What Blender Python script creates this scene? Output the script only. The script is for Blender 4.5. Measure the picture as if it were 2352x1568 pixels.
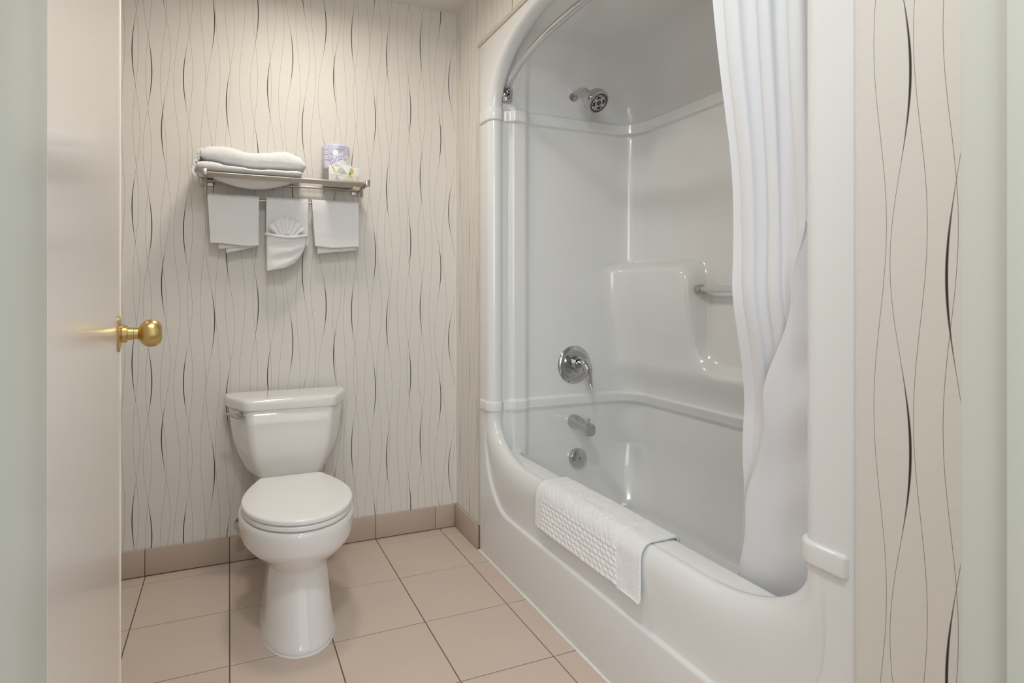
import bpy, bmesh, math, random
from mathutils import Vector, Matrix, noise
random.seed(7)
PI = math.pi
SC = bpy.context.scene
COL = SC.collection
for o in list(bpy.data.objects):
    bpy.data.objects.remove(o)

# ------------------------------------------------------------------ camera, world, lights, exposure
cam_d = bpy.data.cameras.new('camera')
cam = bpy.data.objects.new('camera', cam_d); COL.objects.link(cam)
cam.location = (0, 0, 1.0945)
cam.rotation_euler = (PI / 2, 0, -0.3673)
cam_d.sensor_width = 36.0
cam_d.lens = 1274.5 / 2352 * 36
cam_d.shift_x = (1176 - 1017.1) / 2352
cam_d.shift_y = -(784 - 674.6) / 2352
cam_d.clip_start = 0.01
SC.camera = cam

W = bpy.data.worlds.new('world'); SC.world = W
W.use_nodes = True
W.node_tree.nodes['Background'].inputs[0].default_value = (0.86, 0.92, 1.0, 1)
W.node_tree.nodes['Background'].inputs[1].default_value = 1.0


def area(name, loc, target, size, power, color, shape='DISK', size_y=None):
    d = bpy.data.lights.new(name, 'AREA')
    d.shape = shape; d.size = size
    if size_y: d.size_y = size_y
    d.energy = power; d.color = color
    o = bpy.data.objects.new(name, d); COL.objects.link(o)
    o.location = loc
    v = Vector(target) - Vector(loc)
    o.rotation_euler = v.to_track_quat('-Z', 'Y').to_euler()
    return o


area('hall_fill_light', (-0.9, -2.3, 1.75), (0.6, 0.9, 1.1), 1.6, 34, (0.84, 0.92, 1.0), 'SQUARE')  # added cool fill through the doorway, no actual window behind it

SC.view_settings.view_transform = 'Standard'
SC.view_settings.look = 'None'
SC.view_settings.gamma = 1.0
SC.view_settings.use_curve_mapping = False
SC.view_settings.exposure = 0.24


# ------------------------------------------------------------------ helpers
def lin(c):
    c = c / 255.0
    return c / 12.92 if c <= 0.04045 else ((c + 0.055) / 1.055) ** 2.4


def rgb(r, g, b):
    return (lin(r), lin(g), lin(b), 1)


def mat(name, col, rough=0.5, metal=0.0, bump=0.0, bscale=60.0, bdist=0.002, var=0.0, vscale=6.0, **kw):
    m = bpy.data.materials.new(name); m.use_nodes = True
    nt = m.node_tree; b = nt.nodes['Principled BSDF']
    b.inputs['Base Color'].default_value = col
    b.inputs['Roughness'].default_value = rough
    b.inputs['Metallic'].default_value = metal
    for k, v in kw.items():
        b.inputs[k.replace('_', ' ')].default_value = v
    tc = nt.nodes.new('ShaderNodeTexCoord')
    if var > 0:
        n = nt.nodes.new('ShaderNodeTexNoise'); n.inputs['Scale'].default_value = vscale
        n.inputs['Detail'].default_value = 4
        nt.links.new(tc.outputs['Object'], n.inputs['Vector'])
        hs = nt.nodes.new('ShaderNodeHueSaturation'); hs.inputs['Color'].default_value = col
        mr = nt.nodes.new('ShaderNodeMapRange')
        mr.inputs['To Min'].default_value = 1 - var; mr.inputs['To Max'].default_value = 1 + var
        nt.links.new(n.outputs['Fac'], mr.inputs['Value'])
        nt.links.new(mr.outputs['Result'], hs.inputs['Value'])
        nt.links.new(hs.outputs['Color'], b.inputs['Base Color'])
    if bump > 0:
        n2 = nt.nodes.new('ShaderNodeTexNoise'); n2.inputs['Scale'].default_value = bscale
        n2.inputs['Detail'].default_value = 3
        nt.links.new(tc.outputs['Object'], n2.inputs['Vector'])
        bp = nt.nodes.new('ShaderNodeBump'); bp.inputs['Strength'].default_value = bump
        bp.inputs['Distance'].default_value = bdist
        nt.links.new(n2.outputs['Fac'], bp.inputs['Height'])
        nt.links.new(bp.outputs['Normal'], b.inputs['Normal'])
    return m


def empty(name, loc=(0, 0, 0), label=None, cat=None, group=None):
    o = bpy.data.objects.new(name, None); COL.objects.link(o)
    o.empty_display_size = 0.05
    o.location = loc
    tag(o, label, cat, group)
    return o


def tag(o, label=None, cat=None, group=None, kind=None):
    if label: o['label'] = label
    if cat: o['category'] = cat
    if group: o['group'] = group
    if kind: o['kind'] = kind
    return o


def link(name, me, m, parent=None, smooth=True):
    """mesh given in world coordinates; parented keeping its place"""
    o = bpy.data.objects.new(name, me); COL.objects.link(o)
    if m: me.materials.append(m)
    if smooth:
        for p in me.polygons: p.use_smooth = True
    if parent:
        o.parent = parent
        o.matrix_parent_inverse = wmat(parent).inverted()
    return o


def wmat(o):
    m = o.matrix_basis.copy()
    if o.parent:
        m = wmat(o.parent) @ o.matrix_parent_inverse @ m
    return m


def pyd(name, v, f, m, parent=None, smooth=True, sharp=None):
    me = bpy.data.meshes.new(name)
    me.from_pydata([tuple(p) for p in v], [], f)
    me.validate(); me.update()
    bm = bmesh.new(); bm.from_mesh(me)
    bmesh.ops.remove_doubles(bm, verts=bm.verts, dist=1e-6)
    bmesh.ops.recalc_face_normals(bm, faces=bm.faces)
    bm.to_mesh(me); bm.free()
    o = link(name, me, m, parent, smooth)
    if sharp is not None:
        me.set_sharp_from_angle(angle=math.radians(sharp))
    return o


def grid(name, rows, m, parent=None, closed_u=False, cap0=False, cap1=False, smooth=True, sharp=None):
    """rows: list of rows of points"""
    n = len(rows[0]); v = [p for r in rows for p in r]; f = []
    for i in range(len(rows) - 1):
        for j in range(n if closed_u else n - 1):
            k = (j + 1) % n
            f.append((i * n + j, i * n + k, (i + 1) * n + k, (i + 1) * n + j))
    if cap0: f.append(tuple(range(n - 1, -1, -1)))
    if cap1: f.append(tuple((len(rows) - 1) * n + j for j in range(n)))
    return pyd(name, v, f, m, parent, smooth, sharp)


def boxes(name, bl, m, parent=None, bevel=0.0, seg=2):
    bm = bmesh.new()
    for (x0, x1, y0, y1, z0, z1) in bl:
        r = bmesh.ops.create_cube(bm, size=1.0)
        for v in r['verts']:
            v.co = Vector((x0 + (v.co.x + .5) * (x1 - x0), y0 + (v.co.y + .5) * (y1 - y0), z0 + (v.co.z + .5) * (z1 - z0)))
    if bevel > 0:
        bmesh.ops.bevel(bm, geom=bm.edges[:] , offset=bevel, segments=seg, profile=0.5, affect='EDGES')
    bmesh.ops.recalc_face_normals(bm, faces=bm.faces)
    me = bpy.data.meshes.new(name); bm.to_mesh(me); bm.free()
    o = link(name, me, m, parent, bevel > 0)
    if bevel > 0: me.set_sharp_from_angle(angle=math.radians(40))
    return o


def frame(axis):
    a = Vector(axis).normalized()
    t = Vector((0, 0, 1)) if abs(a.z) < 0.9 else Vector((1, 0, 0))
    u = t.cross(a).normalized(); w = a.cross(u)
    return u, w, a


def lathe(name, prof, org, axis, m, parent=None, seg=40, sharp=35):
    u, w, a = frame(axis); org = Vector(org)
    rows = []
    for r, h in prof:
        rows.append([org + a * h + (u * math.cos(2 * PI * k / seg) + w * math.sin(2 * PI * k / seg)) * max(r, 1e-5) for k in range(seg)])
    return grid(name, rows, m, parent, closed_u=True, cap0=True, cap1=True, sharp=sharp)


def catmull(pts, n=8):
    P = [Vector(p) for p in pts]
    P = [2 * P[0] - P[1]] + P + [2 * P[-1] - P[-2]]
    out = []
    for i in range(1, len(P) - 2):
        for k in range(n):
            t = k / n
            out.append(0.5 * ((2 * P[i]) + (-P[i - 1] + P[i + 1]) * t + (2 * P[i - 1] - 5 * P[i] + 4 * P[i + 1] - P[i + 2]) * t * t + (-P[i - 1] + 3 * P[i] - 3 * P[i + 1] + P[i + 2]) * t ** 3))
    out.append(P[-2])
    return out


def tube(name, pts, rad, m, parent=None, seg=16, flat=1.0):
    """tube along points; rad number or list"""
    P = [Vector(p) for p in pts]; rows = []; up = None
    for i, p in enumerate(P):
        t = (P[min(i + 1, len(P) - 1)] - P[max(i - 1, 0)]).normalized()
        if up is None:
            up = frame(t)[0]
        up = (up - t * up.dot(t)).normalized(); w = t.cross(up)
        r = rad[i] if isinstance(rad, (list, tuple)) else rad
        rows.append([p + (up * math.cos(2 * PI * k / seg) + w * math.sin(2 * PI * k / seg) * flat) * r for k in range(seg)])
    return grid(name, rows, m, parent, closed_u=True, cap0=True, cap1=True, sharp=50)


def sstep(a, b, x):
    t = max(0.0, min(1.0, (x - a) / (b - a)))
    return t * t * (3 - 2 * t)


def lerp(a, b, t): return a + (b - a) * t


def interp(pts, x):
    if x <= pts[0][0]: return pts[0][1]
    for (a, va), (b, vb) in zip(pts, pts[1:]):
        if x <= b:
            t = (x - a) / (b - a); t = t * t * (3 - 2 * t)
            return va + (vb - va) * t
    return pts[-1][1]


def nz(x, y, z, s=1.0):
    return noise.noise(Vector((x * s, y * s, z * s)))


# ------------------------------------------------------------------ materials
M_acr = mat('white_acrylic', rgb(232, 232, 230), 0.16, bump=0.02, bscale=9, bdist=0.01, Coat_Weight=0.3, Coat_Roughness=0.05)
M_por = mat('white_porcelain', rgb(240, 238, 234), 0.07, Coat_Weight=0.5, Coat_Roughness=0.03)
M_seat = mat('white_seat_plastic', rgb(244, 242, 239), 0.22)
M_chr = mat('chrome', (0.56, 0.56, 0.57, 1), 0.07, 1.0)
M_nick = mat('brushed_nickel', (0.52, 0.475, 0.42, 1), 0.30, 1.0, bump=0.05, bscale=200)
M_brass = mat('satin_brass', (0.60, 0.435, 0.175, 1), 0.30, 1.0, bump=0.03, bscale=160)
M_terry = mat('white_terry', rgb(246, 245, 244), 0.95, bump=1.0, bscale=300, bdist=0.003, Sheen_Weight=0.3)
M_curt = mat('white_curtain', rgb(246, 246, 248), 0.75, bump=0.10, bscale=35, bdist=0.003, Sheen_Weight=0.2)
M_cot = mat('white_cotton', rgb(248, 247, 246), 0.9, bump=0.2, bscale=500, bdist=0.001)
M_tile = mat('beige_tile', rgb(212, 194, 180), 0.42, bump=0.08, bscale=28, bdist=0.002, var=0.045, vscale=5)
M_btile = mat('taupe_base_tile', rgb(190, 172, 157), 0.42, bump=0.06, bscale=30, bdist=0.002, var=0.05, vscale=7)
M_grout = mat('brown_grout', rgb(122, 103, 84), 0.95, bump=0.3, bscale=220, var=0.12, vscale=40)
M_ceil = mat('ceiling_paint', rgb(228, 224, 217), 0.9, bump=0.06, bscale=150)
M_door = mat('door_enamel', rgb(239, 229, 218), 0.20, bump=0.035, bscale=22, bdist=0.004, Coat_Weight=0.25, Coat_Roughness=0.12)
M_jamb = mat('jamb_enamel', rgb(198, 199, 187), 0.33, bump=0.03, bscale=40, bdist=0.003)
M_caulk = mat('white_caulk', rgb(232, 230, 224), 0.6, bump=0.25, bscale=70, bdist=0.003)
M_black = mat('black_rubber', (0.012, 0.011, 0.010, 1), 0.5)
M_grey = mat('grey_plastic', rgb(190, 190, 194), 0.35)
M_clear = mat('frosted_acrylic', rgb(240, 240, 240), 0.12, Transmission_Weight=0.55, IOR=1.49)
M_trim = mat('beige_trim', rgb(205, 198, 184), 0.6, var=0.05, vscale=30)
M_hallfl = mat('hall_carpet', rgb(150, 140, 128), 0.95, bump=0.5, bscale=200)

_nt = M_curt.node_tree
_tr = _nt.nodes.new('ShaderNodeBsdfTranslucent'); _tr.inputs['Color'].default_value = rgb(240, 240, 243)
_ms = _nt.nodes.new('ShaderNodeMixShader'); _ms.inputs[0].default_value = 0.2
_out = _nt.nodes['Material Output']
_nt.links.new(_nt.nodes['Principled BSDF'].outputs[0], _ms.inputs[1]); _nt.links.new(_tr.outputs[0], _ms.inputs[2])
_nt.links.new(_ms.outputs[0], _out.inputs['Surface'])

LINES = [(-0.3811, 0.0062, 0.254, 1, 0), (-0.3364, 0.0138, 0.219, -1, 1), (-0.3376, 0.01, 0.243, 1, 0), (-0.2974, 0.0152, 0.147, 1, 1), (-0.2939, 0.0105, 0.137, -1, 0), (-0.2327, 0.0156, 0.527, -1, 1), (-0.2414, 0.0113, 0.126, -1, 0), (-0.1933, 0.0118, 0.115, -1, 0), (-0.1464, 0.01, 0.158, 1, 0), (-0.1541, 0.016, 0.135, -1, 1), (-0.0995, 0.0095, 0.157, 1, 0), (-0.0713, 0.0157, 0.379, 1, 1), (-0.0442, 0.0096, 0.161, 1, 0), (-0.0058, 0.0098, 0.155, 1, 0), (0.0046, 0.0161, 0.056, -1, 1), (0.0497, 0.011, 0.155, -1, 0), (0.1004, 0.0094, 0.174, 1, 0), (0.0964, 0.0162, 0.443, 1, 1), (0.1556, 0.0088, 0.143, 1, 0), (0.1655, 0.0166, 0.141, -1, 1), (0.2047, 0.0115, 0.107, -1, 0), (0.2353, 0.0162, 0.282, 1, 1), (0.2731, 0.0091, 0.151, 1, 0), (0.3055, 0.0154, 0.592, -1, 1), (0.3371, 0.011, 0.223, 1, 0), (0.3745, 0.0174, 0.437, 1, 1), (0.4279, 0.008, 0.398, -1, 0), (0.4404, 0.017, 0.222, -1, 1), (0.4748, 0.0077, 0.385, -1, 0), (0.5158, 0.0136, 0.412, -1, 1), (0.5237, 0.0124, 0.454, 1, 0), (0.5719, 0.0118, 0.092, -1, 0), (0.598, 0.0127, 0.06, 1, 1), (0.6277, 0.0115, 0.431, 1, 0), (0.6645, 0.0129, 0.449, 1, 0), (0.6749, 0.0134, 0.355, -1, 1), (0.7183, 0.0079, 0.446, -1, 0), (0.7637, 0.0124, 0.119, 1, 1), (0.7699, 0.0124, 0.454, 1, 0), (0.8343, 0.0127, 0.422, -1, 1), (0.824, 0.0126, 0.451, 1, 0), (0.8725, 0.0082, 0.403, -1, 0), (0.9083, 0.0157, 0.002, 1, 1), (0.9417, 0.0121, 0.431, 1, 0), (0.9828, 0.0198, 0.272, -1, 1), (0.9923, 0.0118, 0.513, 1, 0)]
PER = 0.605
RLINES = [(0.5959, 0.0095, 1.51, 1, 0), (0.5667, 0.0145, 1.446, -1, 1), (0.5387, 0.0093, 1.503, 1, 0), (0.4999, 0.0094, 1.497, 1, 0), (0.4918, 0.0131, 1.119, 1, 1)]
for k in (0.66 + 0.39, 0.66 + 0.39 + 1.39):
    for (xc, A, ze, g, t) in LINES:
        if 0.66 < xc + k < 2.44: RLINES.append((xc + k, A, ze, g, t))


def wallpaper(name, axis, lines, wrap=None, base=rgb(230, 225, 217)):
    m = bpy.data.materials.new(name); m.use_nodes = True
    nt = m.node_tree; N = nt.nodes; L = nt.links
    b = N['Principled BSDF']; b.inputs['Roughness'].default_value = 0.62
    tc = N.new('ShaderNodeTexCoord'); sp = N.new('ShaderNodeSeparateXYZ')
    L.new(tc.outputs['Object'], sp.inputs[0])
    X = sp.outputs[axis]; Z = sp.outputs['Z']

    def mth(op, a, b_=None, c=None):
        n = N.new('ShaderNodeMath'); n.operation = op
        for i, q in enumerate((a, b_, c)):
            if q is None: continue
            if isinstance(q, (int, float)): n.inputs[i].default_value = q
            else: L.new(q, n.inputs[i])
        return n.outputs[0]
    if wrap: X = mth('WRAP', X, wrap[1], wrap[0])
    acc = None
    for (xc, A, ze, g, t) in lines:
        ph = mth('MULTIPLY_ADD', Z, 2 * PI / PER, -ze * 2 * PI / PER)
        s = mth('COSINE', ph)
        c = mth('MULTIPLY_ADD', s, A * g, xc)
        d = mth('ABSOLUTE', mth('SUBTRACT', X, c))
        if t:
            w = mth('POWER', mth('MAXIMUM', s, 0.0), 1.6)
            d = mth('MULTIPLY_ADD', w, -0.0017, d)
        acc = d if acc is None else mth('MINIMUM', acc, d)
    mr = N.new('ShaderNodeMapRange'); mr.clamp = True
    mr.inputs['From Min'].default_value = 0.00030; mr.inputs['From Max'].default_value = 0.00060
    mr.inputs['To Min'].default_value = 1; mr.inputs['To Max'].default_value = 0
    L.new(acc, mr.inputs['Value'])
    m2 = N.new('ShaderNodeMapRange'); m2.clamp = True
    m2.inputs['From Min'].default_value = -0.0007; m2.inputs['From Max'].default_value = 0.0
    m2.inputs['To Min'].default_value = 1.0; m2.inputs['To Max'].default_value = 0.66
    L.new(acc, m2.inputs['Value'])
    fac = mth('MULTIPLY', mr.outputs['Result'], m2.outputs['Result'])
    mp = N.new('ShaderNodeMapping'); mp.inputs['Scale'].default_value = (12, 12, 90)
    n3 = N.new('ShaderNodeTexNoise'); n3.inputs['Scale'].default_value = 3
    L.new(tc.outputs['Object'], mp.inputs['Vector']); L.new(mp.outputs['Vector'], n3.inputs['Vector'])
    mx0 = N.new('ShaderNodeMix'); mx0.data_type = 'RGBA'
    mx0.inputs['A'].default_value = base
    mx0.inputs['B'].default_value = (base[0] * .93, base[1] * .93, base[2] * .925, 1)
    L.new(n3.outputs['Fac'], mx0.inputs['Factor'])
    mx = N.new('ShaderNodeMix'); mx.data_type = 'RGBA'
    L.new(fac, mx.inputs['Factor'])
    L.new(mx0.outputs['Result'], mx.inputs['A'])
    mx.inputs['B'].default_value = (0.022, 0.014, 0.010, 1)
    L.new(mx.outputs['Result'], b.inputs['Base Color'])
    bp = N.new('ShaderNodeBump'); bp.inputs['Strength'].default_value = 0.08; bp.inputs['Distance'].default_value = 0.001
    L.new(n3.outputs['Fac'], bp.inputs['Height']); L.new(bp.outputs['Normal'], b.inputs['Normal'])
    return m


M_wb = wallpaper('wallpaper_back', 'X', LINES, (-0.395, 0.995))
M_wr = wallpaper('wallpaper_right', 'Y', RLINES)
M_wl = wallpaper('wallpaper_left', 'Y', LINES, (-0.395, 0.995))

# ------------------------------------------------------------------ the room
YB = 2.427      # back wall face
XR = 1.003      # right wall face
XL = -0.50      # left wall face
YF = 0.35       # inner face of the door wall
CZ = 2.416      # ceiling
YN, YFAR, UTOP = 0.635, 2.158, 2.150   # tub unit extents

tag(boxes('wall_back', [(XL - .1, 1.95, YB, YB + .1, -.05, CZ + .05)], M_wb), kind='structure')
tag(boxes('wall_right', [(XR, XR + .06, YFAR, YB, -.05, CZ), (XR, XR + .06, YF, YN, -.05, CZ), (XR, XR + .06, YN, YFAR, UTOP, CZ)], M_wr), kind='structure')
tag(boxes('wall_alcove', [(1.85, 1.95, YF - .13, YB, -.05, CZ)], M_wl), kind='structure')
tag(boxes('wall_left', [(XL - .1, XL, YF - .13, YB, -.05, CZ + .05)], M_wl), kind='structure')
DL, DR, DH = -0.09, 0.72, 2.05
tag(boxes('wall_front', [(XL, DL - .018, YF - .13, YF, -.05, CZ), (DR + .018, 1.85, YF - .13, YF, -.05, CZ), (DL - .018, DR + .018, YF - .13, YF, DH + .018, CZ)], M_wb), kind='structure')
tag(boxes('ceiling', [(XL, 1.85, YF - .13, YB, CZ, CZ + .05)], M_ceil), kind='structure')

fl = tag(boxes('floor', [(XL, 1.85, YF - .13, YB, -.06, -.003)], M_grout), kind='structure')
tag(boxes('floor_hall', [(-2.6, 2.4, -2.6, YF - .13, -.06, -.002)], M_hallfl), kind='structure')
TS = 0.3048; Y0 = 2.360; GAP = 0.0036


def tile_mesh(name, x0, x1, y0, y1, h=0.006, bev=0.0012):
    bm = bmesh.new(); r = bmesh.ops.create_cube(bm, size=1.0)
    for v in r['verts']:
        v.co = Vector((v.co.x * (x1 - x0), v.co.y * (y1 - y0), v.co.z * h))
    ed = [e for e in bm.edges if all(v.co.z > 0 for v in e.verts)]
    bmesh.ops.bevel(bm, geom=ed, offset=bev, segments=2, profile=.5, affect='EDGES')
    me = bpy.data.meshes.new(name); bm.to_mesh(me); bm.free()
    return me


cache = {}
for i in range(-2, 4):
    for j in range(-8, 2):
        x0, x1 = i * TS + GAP / 2 + .001, (i + 1) * TS - GAP / 2 + .001
        y0, y1 = Y0 + (j - 1) * TS + GAP / 2, Y0 + j * TS - GAP / 2
        x0 = max(x0, XL + .002); x1 = min(x1, XR - 0.003); y1 = min(y1, YB - .002); y0 = max(y0, YF - .05)
        if x1 - x0 < .02 or y1 - y0 < .02: continue
        key = (round(x1 - x0, 4), round(y1 - y0, 4))
        if key not in cache:
            cache[key] = tile_mesh('tile', x0, x1, y0, y1); cache[key].materials.append(M_tile)
        o = bpy.data.objects.new('tile', cache[key]); COL.objects.link(o)
        o.location = ((x0 + x1) / 2, (y0 + y1) / 2, -.003)
        o.rotation_euler = (random.uniform(-.0012, .0012), random.uniform(-.0012, .0012), 0)
        o.parent = fl

# tile skirting, one piece per tile
bb = tag(boxes('baseboard_back', [(XL, XR, YB - .004, YB, 0.0, .103)], M_grout), kind='structure')
xs = [XL, -TS, .001, TS, 2 * TS, 2.93 * TS, XR - .012]
for a, c in zip(xs, xs[1:]):
    boxes('tile', [(a + .0012, c - .0012, YB - .0115, YB - .001, 0.004 + random.uniform(0, .001), .1055 + random.uniform(-.0008, .0008))], M_btile, bb, bevel=.0012)
br = tag(boxes('baseboard_right', [(XR - .004, XR, YFAR + .004, YB - .012, 0.0, .103)], M_grout), kind='structure')
boxes('tile', [(XR - .013, XR - .001, YFAR + .012, YB - .013, 0.004, .106)], M_btile, br, bevel=.0012)
br2 = tag(boxes('baseboard_right_near', [(XR - .004, XR, YF, YN - .004, 0.0, .103)], M_grout), kind='structure')
boxes('tile', [(XR - .013, XR - .001, YF + .002, YN - .008, 0.004, .106)], M_btile, br2, bevel=.0012)

# trims where the wallpaper meets the tub unit
tag(boxes('trim_1', [(XR - .010, XR + .002, YN, YFAR + .012, UTOP - .002, UTOP + .014)], M_trim, bevel=.001), kind='structure')
tag(boxes('trim_2', [(XR - .005, XR + .002, YFAR - .001, YFAR + .010, 0.106, UTOP)], M_trim, bevel=.001), kind='structure')

# door frame: lining, stops and casings
tag(boxes('trim_3', [(DL - .018, DL, YF - .13, YF + .001, 0, DH), (DL, DL + .011, YF - .13, YF - .045, 0, DH)], M_jamb, bevel=.002), 'white painted door jamb beside the open door', kind='structure')
tag(boxes('trim_4', [(DR, DR + .018, YF - .13, YF + .001, 0, DH), (DR - .011, DR, YF - .13, YF - .041, 0, DH)], M_jamb, bevel=.002), 'white painted door jamb beside the wallpaper strip', kind='structure')
tag(boxes('trim_5', [(DL - .018, DR + .018, YF - .13, YF + .001, DH, DH + .018)], M_jamb, bevel=.002), kind='structure')

# ------------------------------------------------------------------ ceiling lamp (its own light)
M_em = mat('lamp_glass', rgb(255, 246, 236), 0.4, Emission_Color=rgb(255, 240, 222), Emission_Strength=3.0)


def ceiling_lamp(x, y, rad, power, color, spread, label):
    lp = empty('ceiling_light', (x, y, CZ), label, 'ceiling light', 'ceiling lights')
    lathe('lamp_base', [(0.0, 0.0), (rad + .03, 0.0), (rad + .03, -.012), (rad + .015, -.018), (rad + .008, -.012), (0.0, -.010)], (x, y, CZ), (0, 0, 1), M_seat, lp)
    lathe('diffuser', [(0.0, -.0125), (rad, -.0125), (rad, -.015), (rad * .75, -.019), (0.0, -.021)], (x, y, CZ), (0, 0, 1), M_em, lp)
    ll = area('lamp_light', (x, y, CZ - .026), (x, y, 0), rad * 1.9, power, color)
    ll.data.spread = math.radians(spread)
    ll.parent = lp; ll.matrix_parent_inverse = wmat(lp).inverted()


ceiling_lamp(.28, 1.84, .12, 5.0, (1.0, 0.925, 0.835), 168, 'round flush ceiling light above the toilet')
ceiling_lamp(.16, .56, .12, 7.8, (0.90, 0.96, 1.0), 180, 'round flush ceiling light just inside the doorway')

# ------------------------------------------------------------------ tub and shower unit
FX = 0.999     # front plane
tub = empty('tub_shower_unit', (1.4, 1.395, 0), 'glossy white one-piece bathtub and shower surround with arched opening', 'bathtub')
OY0, OY1, OZ0, OZ1 = 0.732, 2.055, 0.440, 2.110   # clear opening


def opening(o, by=.25, bz=.14, ty=.40, tz=.25):
    """closed loop (y,z) round the opening grown by o"""
    y0, y1, z0, z1 = OY0 - o, OY1 + o, OZ0 - o * 1.8, OZ1 + o * .6
    pts = []; NB, NC, NS = 40, 24, 40
    by += o * .6; bz += o * .6; ty += o * .6; tz += o * .6
    for k in range(NB): pts.append((lerp(y0 + by, y1 - by, k / NB), z0))
    for k in range(NC):
        t = k / NC * PI / 2; pts.append((y1 - by + by * math.sin(t), z0 + bz - bz * math.cos(t)))
    for k in range(NS): pts.append((y1, lerp(z0 + bz, z1 - tz, k / NS)))
    for k in range(NC):
        t = k / NC * PI / 2; pts.append((y1 - ty + ty * math.cos(t), z1 - tz + tz * math.sin(t)))
    for k in range(NB): pts.append((lerp(y1 - ty, y0 + ty, k / NB), z1))
    for k in range(NC):
        t = k / NC * PI / 2; pts.append((y0 + ty - ty * math.sin(t), z1 - tz + tz * math.cos(t)))
    for k in range(NS): pts.append((y0, lerp(z1 - tz, z0 + bz, k / NS)))
    for k in range(NC):
        t = k / NC * PI / 2; pts.append((y0 + by - by * math.cos(t), z0 + bz - bz * math.sin(t)))
    return pts


def rect_loop(y0, y1, z0, z1):
    pts = []; NB, NC, NS = 40, 24, 40; e = .12

    def cor(a, c, b):
        for k in range(NC):
            t = k / NC
            pts.append(tuple(lerp(a[q], c[q], t * 2) if t < .5 else lerp(c[q], b[q], t * 2 - 1) for q in (0, 1)))
    for k in range(NB): pts.append((lerp(y0 + e, y1 - e, k / NB), z0))
    cor((y1 - e, z0), (y1, z0), (y1, z0 + e))
    for k in range(NS): pts.append((y1, lerp(z0 + e, z1 - e, k / NS)))
    cor((y1, z1 - e), (y1, z1), (y1 - e, z1))
    for k in range(NB): pts.append((lerp(y1 - e, y0 + e, k / NB), z1))
    cor((y0 + e, z1), (y0, z1), (y0, z1 - e))
    for k in range(NS): pts.append((y0, lerp(z1 - e, z0 + e, k / NS)))
    cor((y0, z0 + e), (y0, z0), (y0 + e, z0))
    return pts


def ridge_loop(d):
    """like the opening grown by .034, but its lower side drops to the apron line"""
    base = opening(.047 + d); y0, y1 = OY0 - .047 - d, OY1 + .047 + d
    low = .225 - d; ay, az = .20, .26
    out = []
    for k, (y, z) in enumerate(base):
        if z < .80:
            # parametrise the lower U by height of the original point
            pass
        out.append((y, z))
    NB, NC, NS = 40, 24, 40
    zs = OZ1 - .22
    for k in range(NB): out[k] = (lerp(y0 + ay, y1 - ay, k / NB), low)
    for k in range(NC):
        t = k / NC * PI / 2; out[NB + k] = (y1 - ay + ay * math.sin(t), low + az - az * math.cos(t))
    for k in range(NS): out[NB + NC + k] = (y1, lerp(low + az, base[NB + NC + NS][1], k / NS))
    s = NB + NC + NS + NC + NB + NC
    for k in range(NS): out[s + k] = (y0, lerp(base[s][1], low + az, k / NS))
    for k in range(NC):
        t = k / NC * PI / 2; out[s + NS + k] = (y0 + ay - ay * math.cos(t), low + az - az * math.sin(t))
    return out


def rec(z): return .010 * (1 - sstep(.34, .62, z))


rows = []
RL = rect_loop(YN, YFAR, .004, UTOP)
rows.append([(FX + .05, y, z) for y, z in RL])
rows.append([(FX + .003, y, z) for y, z in RL])
rows.append([(FX + .0008, lerp(y, (YN + YFAR) / 2, .0025), lerp(z, 1, .0018)) for y, z in RL])
rows.append([(FX, lerp(y, (YN + YFAR) / 2, .006), lerp(z, 1, .004)) for y, z in RL])
for d, w in ((.010, 0), (.005, .0), (.003, .06), (0.0, .35), (-.003, .75), (-.005, .95), (-.007, 1.0)):
    rl = ridge_loop(d)
    rows.append([(FX + rec(z) * w, y, z) for y, z in rl])
R = .032
RLi = ridge_loop(-.007)
op = opening(R + .001)
for t in (.15, .3, .45, .6, .75, .9):
    rows.append([(FX + rec(a[1]) * (1 - sstep(0, 1, t)), lerp(a[0], b[0], t), lerp(a[1], b[1], t)) for a, b in zip(RLi, op)])
for k in range(0, 13):
    a = k / 12 * PI / 2
    rows.append([(FX + R * (1 - math.cos(a)), p[0], p[1]) for p in opening(R * (1 - math.sin(a)))])
for dx, o in ((R + .010, 0), (R + .020, .003), (R + .028, .012), (R + .030, .03)):
    rows.append([(FX + dx, y, z) for y, z in opening(o)])
frm = grid('front_frame', rows, M_acr, tub, closed_u=True)

XBK, YW0, YW1 = 1.735, 0.718, 2.075      # inner wall faces


def pil(x):
    """relief of the end walls near the front: groove, pilaster"""
    return interp([(1.040, .020), (1.066, 0.0), (1.090, 0.0), (1.108, .016), (1.152, .016), (1.188, 0.0)], x)


XS = [1.040 + k * .004 for k in range(38)]
XS += [lerp(1.192, 1.60, (k + 1) / 34) for k in range(34)]


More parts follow.
